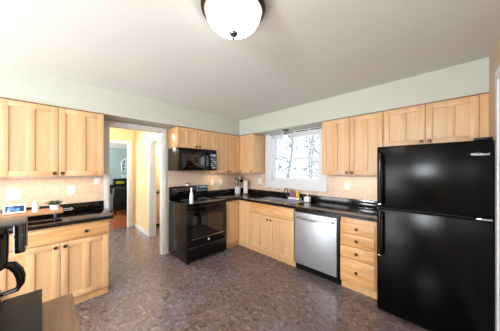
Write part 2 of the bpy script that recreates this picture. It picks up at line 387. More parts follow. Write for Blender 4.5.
# ------------------------------------------------------------ cabinet builders (local frame: x along the wall, front towards -y)
def knob(parent, x, y, z):
    bm = bmesh.new(); lathe(bm, [(0, 0), (0.008, 0), (0.006, 0.012), (0.015, 0.017), (0.017, 0.023), (0.012, 0.029), (0, 0.031)], (x, y, z), 16, '-Y')
    return obj('knob', bm, BRONZE, parent)
def door(parent, x0, x1, z0, z1, yf, kn=None, mid=True, name='door', m=None):
    """frame-and-panel door with a centre stile; front face at y = yf"""
    t = 0.02; s = 0.056; bv = 0.0012
    bm = B(((x0, yf, z0), (x0+s, yf+t, z1), bv), ((x1-s, yf, z0), (x1, yf+t, z1), bv), ((x0+s, yf, z0), (x1-s, yf+t, z0+s), bv), ((x0+s, yf, z1-s), (x1-s, yf+t, z1), bv))
    if mid and x1-x0 > 0.28:
        c = (x0+x1)/2; box(bm, (c-s/2, yf, z0+s), (c+s/2, yf+t, z1-s), bv)
    box(bm, (x0+s, yf+0.012, z0+s), (x1-s, yf+t-.002, z1-s))
    d = obj(name, bm, m or MAPLE, parent)
    if kn: knob(d, kn[0], yf, kn[1])
    return d
def drawer(parent, x0, x1, z0, z1, yf, knobs):
    bm = B(((x0, yf, z0), (x1, yf+.02, z1), .003))
    d = obj('drawer', bm, MAPLE_H, parent)
    for kx in knobs: knob(d, kx, yf, (z0+z1)/2)
    return d
def upper(label, wall, a, b, z0=1.37, z1=2.135, split=None, depth=0.33, knobs=None, end=False, fill=None):
    """wall 'A': a,b are world y; wall 'B': world x"""
    loc, rz = ((0.0, a, 0), R(90)) if wall == 'A' else ((a, 0, 0), 0)
    w_ = b-a
    t = thing('wall_cabinet', label, 'cabinet', loc, rz, 'maple wall cabinets')
    obj('body', B(((0.0005, -depth, z0), (w_-0.0005, -0.0085, z1), .001)), MAPLE_SIDE, t)
    n = split or 1; g = 0.0022; dw = w_/n if not fill else (w_-fill)/n
    for i in range(n):
        x0 = i*dw+g; x1 = (i+1)*dw-g
        k = knobs[i] if knobs else ('r' if i % 2 == 0 else 'l')
        kx = x1-0.03 if k == 'r' else x0+0.03
        door(t, x0, x1, z0+0.003, z1-0.003, -depth-0.021, (kx, z0+0.035) if k else None)
    if fill: obj('filler_strip', B(((w_-fill, -depth-0.012, z0), (w_, -depth, z1))), MAPLE_SIDE, t)
    obj('top_shade_strip', B(((0, -depth-0.012, z1), (w_, -depth+0.012, z1+0.013))), DARKWOOD_SHADE, t)  # dark strip standing in for the shadow gap below the soffit
    return t
def base(label, wall, a, b, depth=0.60, right_end=False, toe=True):
    loc, rz = ((0.0, a, 0), R(90)) if wall == 'A' else ((a, 0, 0), 0)
    w_ = b-a
    t = thing('base_cabinet', label, 'cabinet', loc, rz, 'maple base cabinets')
    return t, w_
def carcass(t, w_, depth, hole=None):
    if hole:   # sink base: open top
        bm = B(((0.0005, -depth, 0.09), (0.018, -0.01, 0.872)), ((w_-0.018, -depth, 0.09), (w_-0.0005, -0.01, 0.872)), ((0.018, -depth, 0.09), (w_-0.018, -0.01, 0.11)), ((0.018, -0.022, 0.11), (w_-0.018, -0.01, 0.872)), ((0.018, -depth, 0.11), (w_-0.018, -depth+0.02, 0.872)))
    else:
        bm = B(((0.0005, -depth, 0.09), (w_-0.0005, -0.01, 0.872), .001))
    obj('body', bm, MAPLE_SIDE, t)
    obj('toe_kick', B(((0.0, -depth+0.03, 0), (w_, -depth+0.05, 0.09))), MAPLE_SIDE, t)
DF = -0.621
# --- wall cabinets
L3 = -2.645
u = upper('double door maple wall cabinet beside the doorway, over the potted succulent', 'A', -3.465, L3, split=2)
upper('maple wall cabinet left of the cabinet over the succulent, cut by the photo edge', 'A', -4.285, -3.467, split=2)
upper('short two door maple cabinet over the black microwave', 'A', -1.70, -0.957, z0=1.80, split=2)
upper('narrow tall maple wall cabinet between the microwave and the room corner', 'A', -0.953, -0.640, split=1, knobs=['r'])
# corner cabinet, L-shaped
t = thing('corner_wall_cabinet', 'maple wall cabinet filling the corner left of the window', 'cabinet', (0, 0, 0), 0, 'maple wall cabinets')
obj('body', B(((0.0085, -0.638, 1.37), (0.33, -0.0085, 2.135)), ((0.33, -0.33, 1.37), (0.757, -0.0085, 2.135))), MAPLE_SIDE, t)
a = door(t, 0.353, 0.574, 1.373, 2.132, -0.351, (0.40, 1.405), mid=False)
a2 = door(t, 0.578, 0.755, 1.373, 2.132, -0.351, (0.70, 1.405), mid=False)
hd = bpy.data.objects.new('door_hinge_side', None)
bpy.data.objects.remove(hd)
# door on the A face built in its local frame then turned
bmd = bmesh.new()
s = 0.056
for lo, hi in (((0.33, -0.636, 1.373), (0.351, -0.636+s, 2.132)), ((0.33, -0.354-s, 1.373), (0.351, -0.354, 2.132)), ((0.33, -0.636+s, 1.373), (0.351, -0.354-s, 1.373+s)), ((0.33, -0.636+s, 2.132-s), (0.351, -0.354-s, 2.132)), ((0.33, -0.636+s, 1.373+s), (0.342, -0.354-s, 2.132-s))):
    box(bmd, lo, hi, 0.001)
da = obj('door', bmd, MAPLE, t)
bm = bmesh.new(); lathe(bm, [(0, 0), (0.008, 0), (0.006, 0.012), (0.015, 0.017), (0.017, 0.023), (0.012, 0.029), (0, 0.031)], (0.351, -0.605, 1.405), 16, 'X'); obj('knob', bm, BRONZE, da)
obj('top_shade_strip', B(((0.318, -0.64, 2.135), (0.342, -0.318, 2.148)), ((0.342, -0.342, 2.135), (0.757, -0.318, 2.148))), DARKWOOD_SHADE, t)  # same painted shadow line, carried round the corner cabinet
upper('double door maple wall cabinet between the window and the fridge cabinets', 'B', 2.128, 2.872, split=2)
upper('shorter double door maple cabinet over the black refrigerator', 'B', 2.876, XR-0.002, z0=1.71, split=2, fill=0.055)

# --- base cabinets
t, w_ = base('two door maple base cabinet with a wide drawer left of the doorway', 'A', -3.455, -2.640)
carcass(t, w_, 0.60)
drawer(t, 0.003, w_-0.003, 0.715, 0.852, DF, (0.15, w_-0.205))
door(t, 0.003, w_/2-0.002, 0.10, 0.703, DF, (w_/2-0.035, 0.665))
door(t, w_/2+0.002, w_-0.003, 0.10, 0.703, DF, (w_/2+0.035, 0.665))
t, w_ = base('maple base cabinet mostly hidden behind the coffee maker at the photo left edge', 'A', -3.92, -3.457)
carcass(t, w_, 0.60); drawer(t, 0.003, w_-0.003, 0.715, 0.852, DF, (w_/2,)); door(t, 0.003, w_-0.003, 0.10, 0.703, DF, (0.04, 0.665))
# corner base
t = thing('corner_base_cabinet', 'maple corner base cabinet between the range and the sink cabinet', 'cabinet', (0, 0, 0), 0, 'maple base cabinets')
obj('body', B(((0.01, -0.925, 0.09), (0.60, -0.01, 0.872)), ((0.60, -0.60, 0.09), (0.915, -0.01, 0.872))), MAPLE_SIDE, t)
obj('toe_kick', B(((0.55, -0.925, 0), (0.57, -0.55, 0.09)), ((0.57, -0.57, 0), (0.915, -0.55, 0.09))), MAPLE_SIDE, t)
door(t, 0.624, 0.912, 0.10, 0.852, DF, None, mid=False)
bmd = bmesh.new()
for lo, hi in (((0.601, -0.922, 0.10), (0.621, -0.922+s, 0.852)), ((0.601, -0.624-s, 0.10), (0.621, -0.624, 0.852)), ((0.601, -0.922+s, 0.10), (0.621, -0.624-s, 0.10+s)), ((0.601, -0.922+s, 0.852-s), (0.621, -0.624-s, 0.852)), ((0.601, -0.922+s, 0.10+s), (0.612, -0.624-s, 0.852-s))):
    box(bmd, lo, hi, 0.001)
obj('door', bmd, MAPLE, t)
# sink base
t, w_ = base('two door maple sink cabinet with a false drawer front left of the dishwasher', 'B', 0.917, 1.825)
carcass(t, w_, 0.60, hole=True)
obj('false_drawer_front', B(((0.003, DF, 0.690), (w_-0.003, DF+.02, 0.852), .003)), MAPLE_H, t)
door(t, 0.003, w_/2-0.002, 0.10, 0.680, DF, (w_/2-0.034, 0.625))
door(t, w_/2+0.002, w_-0.003, 0.10, 0.680, DF, (w_/2+0.034, 0.625))
# drawer base
t, w_ = base('maple base cabinet of four drawers between the dishwasher and the fridge', 'B', 2.480, 2.862)
carcass(t, w_, 0.60)
for z0, z1 in ((0.690, 0.812), (0.540, 0.682), (0.392, 0.532), (0.105, 0.384)):
    drawer(t, 0.003, w_-0.015, z0, z1, DF, (w_/2-0.006,))
# --- counters
ct = obj('countertop', B(((0.0085, -3.95, 0.874), (0.637, -2.595, 0.914), .004)), GRANITE); tag(ct, 'black granite countertop under the wooden serving board left of the doorway', 'countertop')
obj('backsplash_strip', B(((0.0085, -3.95, 0.9145), (0.028, -2.600, 1.015), .002)), GRANITE, ct)
sx0, sx1, sy0, sy1 = 1.00, 1.76, -0.545, -0.13
ct = obj('countertop', B(((0.0085, -0.928, 0.874), (0.637, -0.0085, 0.914), .004), ((0.637, -0.637, 0.874), (sx0, -0.0085, 0.914), .0), ((sx1, -0.637, 0.874), (2.885, -0.0085, 0.914), 0),
                         ((sx0, -0.637, 0.874), (sx1, sy0, 0.914)), ((sx0, sy1, 0.874), (sx1, -0.0085, 0.914))), GRANITE)
tag(ct, 'L-shaped black granite countertop holding the sink, from range to refrigerator', 'countertop')
obj('backsplash_strip', B(((0.0085, -0.928, 0.9145), (0.028, -0.028, 1.015), .002), ((0.0085, -0.028, 0.9145), (2.885, -0.0085, 1.015), .002)), GRANITE, ct)
# sink (two bowls)
t = thing('kitchen_sink', 'double bowl stainless steel sink set in the granite under the window', 'sink', (1.38, -0.34, 0.914))
def bowl(x0, x1):
    bm = bmesh.new(); th = 0.004
    y0, y1, z0, z1 = sy0-0.34*-1-0.0, sy1+0.34, -0.18, -0.0405
    y0, y1 = sy0+0.34+0.004, sy1+0.34-0.004
    z1 = -0.002
    box(bm, (x0, y0, z0), (x1, y1, z0+th)); box(bm, (x0, y0, z0), (x0+th, y1, z1)); box(bm, (x1-th, y0, z0), (x1, y1, z1)); box(bm, (x0, y0, z0), (x1, y0+th, z1)); box(bm, (x0, y1-th, z0), (x1, y1, z1))
    return bm
b1 = obj('bowl', bowl(-0.376, -0.01), STEEL, t); b2 = obj('bowl', bowl(0.01, 0.376), STEEL, t)
for b_, cx_ in ((b1, -0.193), (b2, 0.193)):
    bm = bmesh.new(); lathe(bm, [(0, 0.004), (0.03, 0.004), (0.042, 0.008), (0.044, 0.005)], (cx_, 0, -0.178), 20); obj('drain', bm, CHROME, b_)
y0_, y1_ = sy0+0.34, sy1+0.34
obj('rim', B(((-0.395, y0_-0.015, 0.0005), (0.395, y0_+0.004, 0.006)), ((-0.395, y1_-0.004, 0.0005), (0.395, y1_+0.015, 0.006)), ((-0.395, y0_, 0.0005), (-0.372, y1_, 0.006)), ((0.372, y0_, 0.0005), (0.395, y1_, 0.006)), ((-0.012, y0_, -0.004), (0.012, y1_, 0.005))), CHROME, t)
# faucet
t = thing('faucet', 'dark bronze gooseneck faucet behind the sink below the window', 'faucet', (1.355, -0.075, 0.9142))
bm = bmesh.new(); lathe(bm, [(0, 0), (0.026, 0), (0.026, 0.006), (0.016, 0.02), (0.012, 0.05), (0, 0.05)], (0, 0, 0), 20); obj('base', bm, BRONZE, t)
bm = bmesh.new(); tube(bm, [(0, 0, 0.04), (0, 0, 0.13)] + [(0, -0.055+0.055*math.cos(R(a)), 0.13+0.055*math.sin(R(a))) for a in range(15, 166, 15)] + [(0, -0.112, 0.115)], 0.009, 12); obj('spout', bm, BRONZE, t)
bm = bmesh.new(); tube(bm, [(-0.015, 0, 0.04), (-0.05, 0, 0.06), (-0.075, 0, 0.065)], [0.007, 0.006, 0.005], 10); obj('lever', bm, BRONZE, t)

# ------------------------------------------------------------ range (local: front -y, width 0.75) on wall A
t = thing('range', 'black freestanding electric range below the microwave', 'stove', (0.0, -1.692, 0), R(90))
W = 0.752
obj('body', B(((0, -0.635, 0.03), (W, -0.012, 0.895), .004)), BLACKSIDE, t)
obj('cooktop', B(((-0.002, -0.655, 0.895), (W+0.002, -0.09, 0.915), .005)), BLACKGLOSS, t)
for cx_, cy_, r in ((0.20, -0.46, 0.105), (0.56, -0.46, 0.08), (0.20, -0.22, 0.075), (0.56, -0.22, 0.105)):
    bm = bmesh.new(); tube(bm, [(cx_+r*math.cos(R(a)), cy_+r*math.sin(R(a)), 0.9152) for a in range(0, 360, 12)], 0.0012, 6, closed=True)
    obj('burner_ring', bm, GREYLABEL, t)
bg_ = obj('back_guard', B(((0, -0.085, 0.905), (W, -0.012, 1.145), .012)), BLACKGLOSS, t)
obj('control_display', B(((0.26, -0.0875, 1.05), (0.46, -0.084, 1.115), .001)), DSTEEL, bg_)
obj('control_plate', B(((0.50, -0.0875, 1.035), (0.735, -0.084, 1.13), .001)), SILVERPANEL, bg_)
for kx in (0.55, 0.62, 0.69):
    bm = bmesh.new(); lathe(bm, [(0, 0), (0.021, 0), (0.021, 0.006), (0.015, 0.01), (0.013, 0.022), (0, 0.023)], (kx, -0.0875, 1.083), 20, '-Y'); obj('knob', bm, BLACK, bg_)
for kx in (0.07, 0.14, 0.21):
    bm = bmesh.new(); lathe(bm, [(0, 0), (0.021, 0), (0.021, 0.006), (0.015, 0.01), (0.013, 0.022), (0, 0.023)], (kx, -0.0852, 1.083), 20, '-Y'); obj('knob', bm, BLACK, bg_, )
    bm = bmesh.new(); tube(bm, [(kx+0.027*math.cos(R(a)), -0.0858, 1.083+0.027*math.sin(R(a))) for a in range(0, 360, 15)], 0.0014, 6, closed=True); obj('knob_ring', bm, LOGO, bg_)
obj('front_rail', B(((0.002, -0.660, 0.835), (W-0.002, -0.636, 0.893), .003)), BLACKGLOSS, t)
od = obj('oven_door', B(((0.004, -0.672, 0.275), (W-0.004, -0.637, 0.828), .006)), BLACKGLOSS, t)
obj('oven_window', B(((0.09, -0.6745, 0.40), (W-0.09, -0.671, 0.725), .001)), DARKGLASS, od)
obj('window_trim', B(((0.07, -0.6755, 0.372), (W-0.07, -0.671, 0.379))), CHROME, od)
bm = bmesh.new(); tube(bm, [(0.05, -0.672, 0.79), (0.055, -0.705, 0.79), (0.10, -0.718, 0.79), (W-0.10, -0.718, 0.79), (W-0.055, -0.705, 0.79), (W-0.05, -0.672, 0.79)], 0.012, 12); obj('handle', bm, BLACKGLOSS, od)
bm = bmesh.new(); lathe(bm, [(0, 0), (0.016, 0), (0.016, 0.002), (0, 0.0025)], (W/2, -0.672, 0.322), 24, '-Y'); obj('badge', bm, LOGO, od)
obj('storage_drawer', B(((0.004, -0.668, 0.045), (W-0.004, -0.637, 0.262), .006)), BLACKGLOSS, t)
obj('drawer_lip', B(((0.03, -0.676, 0.247), (W-0.03, -0.666, 0.256), .002)), DSTEEL, t)
for i, (x, y) in enumerate(((0.04, -0.6), (W-0.04, -0.6), (0.04, -0.06), (W-0.04, -0.06))):
    bm = bmesh.new(); lathe(bm, [(0, 0), (0.02, 0), (0.018, 0.03), (0, 0.03)], (x, y, 0), 12); obj('foot', bm, BLACK, t)
# ------------------------------------------------------------ microwave
t = thing('microwave', 'black over-the-range microwave under the short cabinet', 'microwave', (0.0, -1.698, 1.425), R(90))
W = 0.738; Hm = 0.372
obj('body', B(((0, -0.37, 0.0), (W, -0.0085, Hm), .004)), BLACKSIDE, t)
md = obj('door', B(((0.002, -0.405, 0.004), (0.555, -0.371, Hm-0.045), .006)), BLACKGLOSS, t)
obj('window', B(((0.06, -0.4075, 0.055), (0.49, -0.404, Hm-0.095), .002)), DARKGLASS, md)
bm = bmesh.new(); tube(bm, [(0.53, -0.405, 0.04), (0.53, -0.43, 0.05), (0.53, -0.437, 0.09), (0.53, -0.437, Hm-0.13), (0.53, -0.43, Hm-0.09), (0.53, -0.405, Hm-0.08)], 0.009, 10); obj('handle', bm, BLACKGLOSS, md)
cp = obj('control_panel', B(((0.558, -0.403, 0.004), (W-0.002, -0.371, Hm-0.045), .004)), BLACKGLOSS, t)
obj('display', B(((0.60, -0.4055, 0.25), (0.71, -0.4025, 0.295), .001)), SILVERPANEL, cp)
for r_ in range(5):
    for c_ in range(3):
        x = 0.603+c_*0.038; z = 0.035+r_*0.04
        obj('button', B(((x, -0.4055, z), (x+0.03, -0.4025, z+0.026), .001)), SILVERPANEL if (r_+c_) % 3 else DSTEEL, cp)
obj('vent_grille', B(*[((0.002, -0.40, Hm-0.041+i*0.0085), (W-0.002, -0.371, Hm-0.036+i*0.0085)) for i in range(5)]), BLACK, t)
# ------------------------------------------------------------ dishwasher
t = thing('dishwasher', 'stainless steel dishwasher between the sink cabinet and the drawers', 'dishwasher', (1.838, 0, 0))
W = 0.632
obj('tub', B(((0.005, -0.60, 0.03), (W-0.005, -0.04, 0.868), .003)), BLACK, t)
dd = obj('door', B(((0.010, -0.632, 0.105), (W-0.028, -0.601, 0.838), .006)), STEEL, t, label='brushed stainless steel front panel')
bm = bmesh.new(); pts = [(0.04, -0.632, 0.775), (0.05, -0.660, 0.775)]+[(0.05+(W-0.128)*i/10, -0.668-0.012*math.sin(math.pi*i/10), 0.775-0.018*math.sin(math.pi*i/10)) for i in range(11)]+[(W-0.068, -0.632, 0.775)]
tube(bm, pts, 0.012, 12, flat=1.0); obj('handle', bm, CHROME, dd)
obj('nameplate', B(((0.33, -0.6335, 0.170), (0.40, -0.631, 0.182))), GREYLABEL, dd)
obj('kick_plate', B(((0.005, -0.57, 0.0), (W-0.005, -0.55, 0.10))), BLACK, t)
# ------------------------------------------------------------ refrigerator
t = thing('refrigerator', 'tall black top-freezer refrigerator against the right wall', 'refrigerator', (2.905, 0, 0))
W = 0.752
obj('body', B(((0.003, -0.725, 0.03), (W-0.003, -0.04, 1.665), .006)), BLACKSIDE, t)
fz = obj('freezer_door', B(((0, -0.80, 1.072), (W, -0.727, 1.675), .014)), BLACKFRIDGE, t)
fd = obj('fridge_door', B(((0, -0.80, 0.045), (W, -0.727, 1.058), .014)), BLACKFRIDGE, t)
def fhandle(par, z0, z1):
    bm = bmesh.new(); x = 0.035
    zs = [z0+(z1-z0)*i/12 for i in range(13)]
    tube(bm, [(x, -0.80, z0)] + [(x, -0.842-0.006*math.sin(math.pi*i/12), z) for i, z in enumerate(zs)] + [(x, -0.80, z1)], 0.013, 12, flat=1.0)
    return obj('handle', bm, BLACKGLOSS, par)
h1 = fhandle(fz, 1.10, 1.60); h2 = fhandle(fd, 0.60, 1.03)
obj('handle_cap', B(((0.022, -0.852, 1.098), (0.048, -0.83, 1.112), .002)), CHROME, h1)
obj('handle_cap', B(((0.022, -0.852, 0.60), (0.048, -0.83, 0.612), .002)), CHROME, h2)
obj('hinge_cover', B(((W-0.10, -0.79, 1.6755), (W-0.005, -0.71, 1.695), .004)), BLACK, t)
obj('centre_hinge', B(((W-0.09, -0.805, 1.0595), (W-0.01, -0.74, 1.0705), .001)), CHROME, t)
obj('door_seam_trim', B(((0.02, -0.79, 1.0595), (W-0.10, -0.74, 1.0705), .001)), CHAR, t)
obj('kick_grille', B(((0.01, -0.745, 0.008), (W-0.01, -0.728, 0.044)), *[((0.02, -0.752, 0.012+i*0.012), (W-0.02, -0.745, 0.018+i*0.012)) for i in range(2)]), BLACK, t)
text('brand_lettering', 'Whirlpool', 0.023, LOGO, fz, (0.682, -0.8008, 1.565), (R(90), 0, 0), bold=0.0006)
bm = bmesh.new(); tube(bm, [(0.674+0.020*math.cos(R(a)), -0.8012, 1.569+0.012*math.sin(R(a))) for a in range(60, 300, 15)], 0.0006, 6); obj('brand_swoosh', bm, LOGO, fz)
for x in (0.06, W-0.06):
    for y in (-0.68, -0.1):
        bm = bmesh.new(); lathe(bm, [(0, 0), (0.02, 0), (0.018, 0.03), (0, 0.03)], (x, y, 0), 12); obj('foot', bm, BLACK, t)

# ------------------------------------------------------------ lamps
def flush(label, x, y, dome, rim=True, rm=None):
    t = thing('ceiling_lamp', label, 'lamp', (x, y, H), 0)
    bm = bmesh.new(); lathe(bm, [(0, 0), (0.165, 0), (0.175, -0.01), (0.172, -0.022), (0.188, -0.028), (0.196, -0.04), (0.192, -0.052), (0.178, -0.056), (0.182, -0.064), (0.176, -0.070), (0.165, -0.066), (0.165, -0.03), (0, -0.03)], (0, 0, 0), 64)
    obj('rim', bm, rm or BRONZE, t)
    bm = bmesh.new(); pr = [(0.166, -0.066)]+[(0.166*math.cos(R(a)), -0.066-0.112*math.sin(R(a))) for a in range(8, 90, 8)]+[(0, -0.178)]
    lathe(bm, pr, (0, 0, 0), 64); obj('glass_dome', bm, dome, t)
    bm = bmesh.new(); lathe(bm, [(0, -0.174), (0.020, -0.177), (0.027, -0.186), (0.022, -0.197), (0.008, -0.203), (0.006, -0.209), (0.009, -0.215), (0.006, -0.221), (0, -0.223)], (0, 0, 0), 24); obj('finial', bm, DSTEEL if rm is None else rm, t)
    return t
flush('round flush ceiling lamp with bronze rim and glowing white glass bowl', 2.473, -2.333, DOME)
flush('added flush ceiling fill lamp, unseen behind the camera', 1.55, -4.2, DOME)  # extra lamp added out of view as room fill
flush('flush ceiling lamp of the hall beyond the doorway', -1.0, -2.3, DOME)
# pendant over the sink
t = thing('pendant_lamp', 'small pendant lamp hanging over the sink before the window', 'lamp', (1.38, -0.17, 2.15))
bm = bmesh.new(); lathe(bm, [(0, 0), (0.062, 0), (0.062, -0.010), (0.05, -0.018), (0.012, -0.024), (0, -0.024)], n=28); obj('canopy', bm, BRONZE, t)
bm = bmesh.new(); lathe(bm, [(0, -0.02), (0.008, -0.02), (0.008, -0.085), (0.02, -0.09), (0.022, -0.115), (0, -0.12)], n=20); obj('socket', bm, BRONZE, t)
bm = bmesh.new(); lathe(bm, [(0.023, -0.10), (0.035, -0.125), (0.052, -0.165), (0.056, -0.185), (0.053, -0.187), (0.048, -0.165), (0.031, -0.127), (0.020, -0.104)], n=28); obj('glass_shade', bm, PENDANT, t)
# curtain rod
t = thing('curtain_rod', 'thin bronze rod with white clips across the top of the window', 'curtain rod', (1.44, -0.05, 2.118))
bm = bmesh.new(); tube(bm, [(-0.52, 0, 0), (0.55, 0, 0)], 0.007, 10); obj('rod', bm, BRONZE, t)
for x in (-0.51, 0.54):
    bm = bmesh.new(); tube(bm, [(x, 0, 0), (x, 0.029, 0)], 0.006, 8); obj('bracket', bm, BRONZE, t)
for x in (-0.22, 0.05, 0.33):
    obj('clip', B(((x-0.012, -0.009, -0.012), (x+0.012, 0.009, 0.010), .002)), WHITE, t)
# under-cabinet light bars
for (x, y, l_, ax, p, lb) in ((0.20, -3.05, 0.70, 'y', 1.3, 'slim light bar under the wall cabinets left of the doorway'), (0.15, -0.75, 0.34, 'y', 0.6, 'slim light bar under the narrow wall cabinet by the corner'), (2.50, -0.16, 0.60, 'x', 0.9, 'slim light bar under the wall cabinet right of the window')):
    hx, hy = (l_/2, 0.02) if ax == 'x' else (0.02, l_/2)
    o = obj('light_bar', B(((-hx, -hy, 0.0), (hx, hy, 0.014), .002)), WHITE); o.location = (x, y, 1.356); tag(o, lb, 'light')
    area('light_bar_glow', (x, y, 1.352), (0, 0, 0), 2*hx, 2*hy, p, (1.0, 0.80, 0.52))

# ------------------------------------------------------------ wall plates
def plate(label, wall, c, z, w_=0.07, h_=0.115, kind='outlet', name='outlet'):
    loc, rz = ((0.0082, c, z), R(90)) if wall == 'A' else ((c, -0.0082, z), 0)
    t = thing(name, label, 'outlet' if kind == 'outlet' else 'wall plate' if kind == 'blank' else 'light switch', loc, rz)
    obj('plate', B(((-w_/2, -0.006, -h_/2), (w_/2, 0, h_/2), .002)), WHITE, t)
    if kind == 'outlet':
        for dz in (-0.024, 0.024):
            s_ = obj('socket', B(((-0.016, -0.0085, dz-0.015), (0.016, -0.006, dz+0.015), .002)), WHITE, t)
            obj('slots', B(((-0.008, -0.0088, dz-0.006), (-0.005, -0.0084, dz+0.006)), ((0.005, -0.0088, dz-0.006), (0.008, -0.0084, dz+0.006))), CHAR, s_)
    if kind == 'switch':
        n = max(1, round(w_/0.06))
        for i in range(n):
            x = (i-(n-1)/2)*0.046; obj('toggle', B(((x-0.011, -0.010, -0.03), (x+0.011, -0.006, 0.03), .002)), WHITE, t)
    return t
plate('wide double wall outlet plate above the smart display', 'A', -3.40, 1.17, 0.11, 0.12, 'outlet')
plate('blank white wall plate above and right of the potted succulent', 'A', -2.93, 1.185, 0.08, 0.115, 'blank', 'wall_plate')
plate('white switch plate under the wall cabinet nearest the doorway', 'A', -2.665, 1.29, 0.07, 0.10, 'switch', 'light_switch')
plate('white outlet on the tiles just right of the range back guard', 'A', -0.79, 1.165, kind='outlet')
plate('white switch between the range outlet and the utensil crock', 'A', -0.56, 1.165, kind='switch', name='light_switch')
plate('white switch plate between the paper towel roll and the window', 'B', 0.61, 1.20, 0.115, 0.12, 'switch', 'light_switch')
plate('white outlet on the tiles between the window and the fridge', 'B', 2.355, 1.20, kind='outlet')

# ------------------------------------------------------------ things on the left counter
t = thing('serving_board', 'long wooden serving board on dark feet with metal handles on left counter', 'serving board', (0.335, -3.34, 0.9145), R(90))
# local x -> world y ; local -y -> world +x
obj('board', B(((-0.36, -0.125, 0.066), (0.318, 0.125, 0.096), .004)), BOARDWOOD, t)
for x in (-0.30, 0.26):
    for y in (-0.09, 0.09):
        obj('foot', B(((x-0.012, y-0.012, 0.0), (x+0.012, y+0.012, 0.066), .002)), DSTEEL, t)
for s_ in (-1, 1):
    x0 = 0.318 if s_ > 0 else -0.36
    bm = bmesh.new(); tube(bm, [(x0-0.01*s_, -0.06, 0.078), (x0+0.075*s_, -0.06, 0.078), (x0+0.085*s_, -0.05, 0.078), (x0+0.085*s_, 0.05, 0.078), (x0+0.075*s_, 0.06, 0.078), (x0-0.01*s_, 0.06, 0.078)], 0.006, 8); obj('handle', bm, CHROME, t)
ZB = 0.9145+0.0965
# smart display
t = thing('smart_display', 'white smart display with a blue screen on the serving board', 'smart display', (0.385, -3.365, ZB), R(82))
bm = bmesh.new(); box(bm, (-0.075, -0.008, 0), (0.075, 0.006, 0.085), .005)
bmesh.ops.rotate(bm, cent=(0, 0, 0), matrix=Matrix.Rotation(R(-18), 3, 'X'), verts=bm.verts); bmesh.ops.translate(bm, vec=(0, 0, 0.003), verts=bm.verts); sh = obj('shell', bm, WHITE, t)
bm = bmesh.new(); box(bm, (-0.062, -0.0095, 0.014), (0.062, -0.0078, 0.074), .001)
bmesh.ops.rotate(bm, cent=(0, 0, 0), matrix=Matrix.Rotation(R(-18), 3, 'X'), verts=bm.verts); bmesh.ops.translate(bm, vec=(0, 0, 0.003), verts=bm.verts); s2 = obj('screen', bm, SCREEN, t)
bm = bmesh.new()
for (x, z, r_) in ((-0.035, 0.05, 0.014), (0.02, 0.035, 0.016), (-0.01, 0.04, 0.012)):
    lathe(bm, [(0, 0), (r_, 0), (0, 0.0006)], (x, -0.0097, z), 14, '-Y')
bmesh.ops.rotate(bm, cent=(0, 0, 0), matrix=Matrix.Rotation(R(-18), 3, 'X'), verts=bm.verts); bmesh.ops.translate(bm, vec=(0, 0, 0.003), verts=bm.verts); obj('screen_picture', bm, SCREENLIT, s2)
obj('stand', B(((-0.045, 0.012, 0), (0.045, 0.055, 0.03), .004)), GREYLABEL, t)
# white bottle
def bottle(name, label, cat, loc, prof, m, cap=None, capm=None, n=24, extra=None):
    t = thing(name, label, cat, loc)
    bm = bmesh.new(); lathe(bm, prof, n=n); obj('body', bm, m, t)
    if cap: bm = bmesh.new(); lathe(bm, cap, n=n); obj('cap', bm, capm, t)
    return t
bottle('shaker', 'frosted white shaker bottle between the smart display and succulent', 'bottle', (0.40, -3.225, ZB), [(0, 0), (0.025, 0), (0.026, 0.06), (0.022, 0.078), (0.018, 0.085), (0, 0.085)], CERAMIC, [(0.018, 0.084), (0.0185, 0.108), (0.012, 0.116), (0, 0.117)], WHITE)
# succulent
t = thing('potted_succulent', 'small green succulent in a white pot on the serving board', 'plant', (0.37, -3.085, ZB))
bm = bmesh.new(); lathe(bm, [(0, 0), (0.034, 0), (0.042, 0.055), (0.039, 0.055), (0.036, 0.042), (0, 0.042)]); obj('pot', bm, CERAMIC, t)
bm = bmesh.new(); lathe(bm, [(0, 0.044), (0.0365, 0.043)]); obj('soil', bm, SOIL, t)
bm = bmesh.new()
for i in range(26):
    a = i*2.399; el = R(75-55*(i/26)); l_ = 0.05+0.04*(i/26)
    d = Vector((math.cos(a)*math.cos(el), math.sin(a)*math.cos(el), math.sin(el))); p = Vector((0, 0, 0.045))
    tube(bm, [p, p+d*l_*0.5, p+d*l_+Vector((0, 0, 0.004))], [0.005, 0.010, 0.002], 6, flat=0.5)
obj('leaves', bm, GREEN, t)

# ------------------------------------------------------------ near table with the coffee things
t = thing('table', 'brown wooden tabletop in the lower left corner of the photo', 'table', (2.62, -3.55, 0))
obj('tabletop', B(((-0.415, -0.55, 0.865), (0.36, 0.50, 0.90), .004)), TABLEWOOD, t)
for x in (-0.37, 0.32):
    for y in (-0.50, 0.45):
        obj('leg', B(((x-0.025, y-0.025, 0), (x+0.025, y+0.025, 0.865), .003)), TABLEWOOD, t)
t = thing('pod_drawer', 'low dark grey metal box under the coffee maker on the wooden table', 'drawer box', (2.485, -3.343, 0.9005), R(1))
obj('shell', B(((-0.245, -0.17, 0.0), (0.20, 0.205, 0.07), .002)), CHAR, t)
obj('drawer_front', B(((0.20, -0.165, 0.006), (0.212, 0.20, 0.064), .002)), CHAR, t)
bm = bmesh.new(); lathe(bm, [(0, 0), (0.006, 0), (0.005, 0.012), (0.011, 0.018), (0, 0.022)], (0.212, 0.02, 0.035), 14, 'X'); obj('knob', bm, CHROME, t)
t = thing('coffee_maker', 'black and steel coffee maker at the left photo edge on the grey box', 'coffee maker', (2.36, -3.29, 0.971))
obj('base', B(((-0.12, -0.11, 0.0), (0.10, 0.055, 0.036), .004)), BLACKGLOSS, t)
obj('column', B(((-0.10, -0.11, 0.036), (0.09, -0.055, 0.30), .01)), BLACKGLOSS, t)
obj('top_plate', B(((-0.085, -0.10, 0.298), (0.06, 0.112, 0.308), .003)), DSTEEL, t)
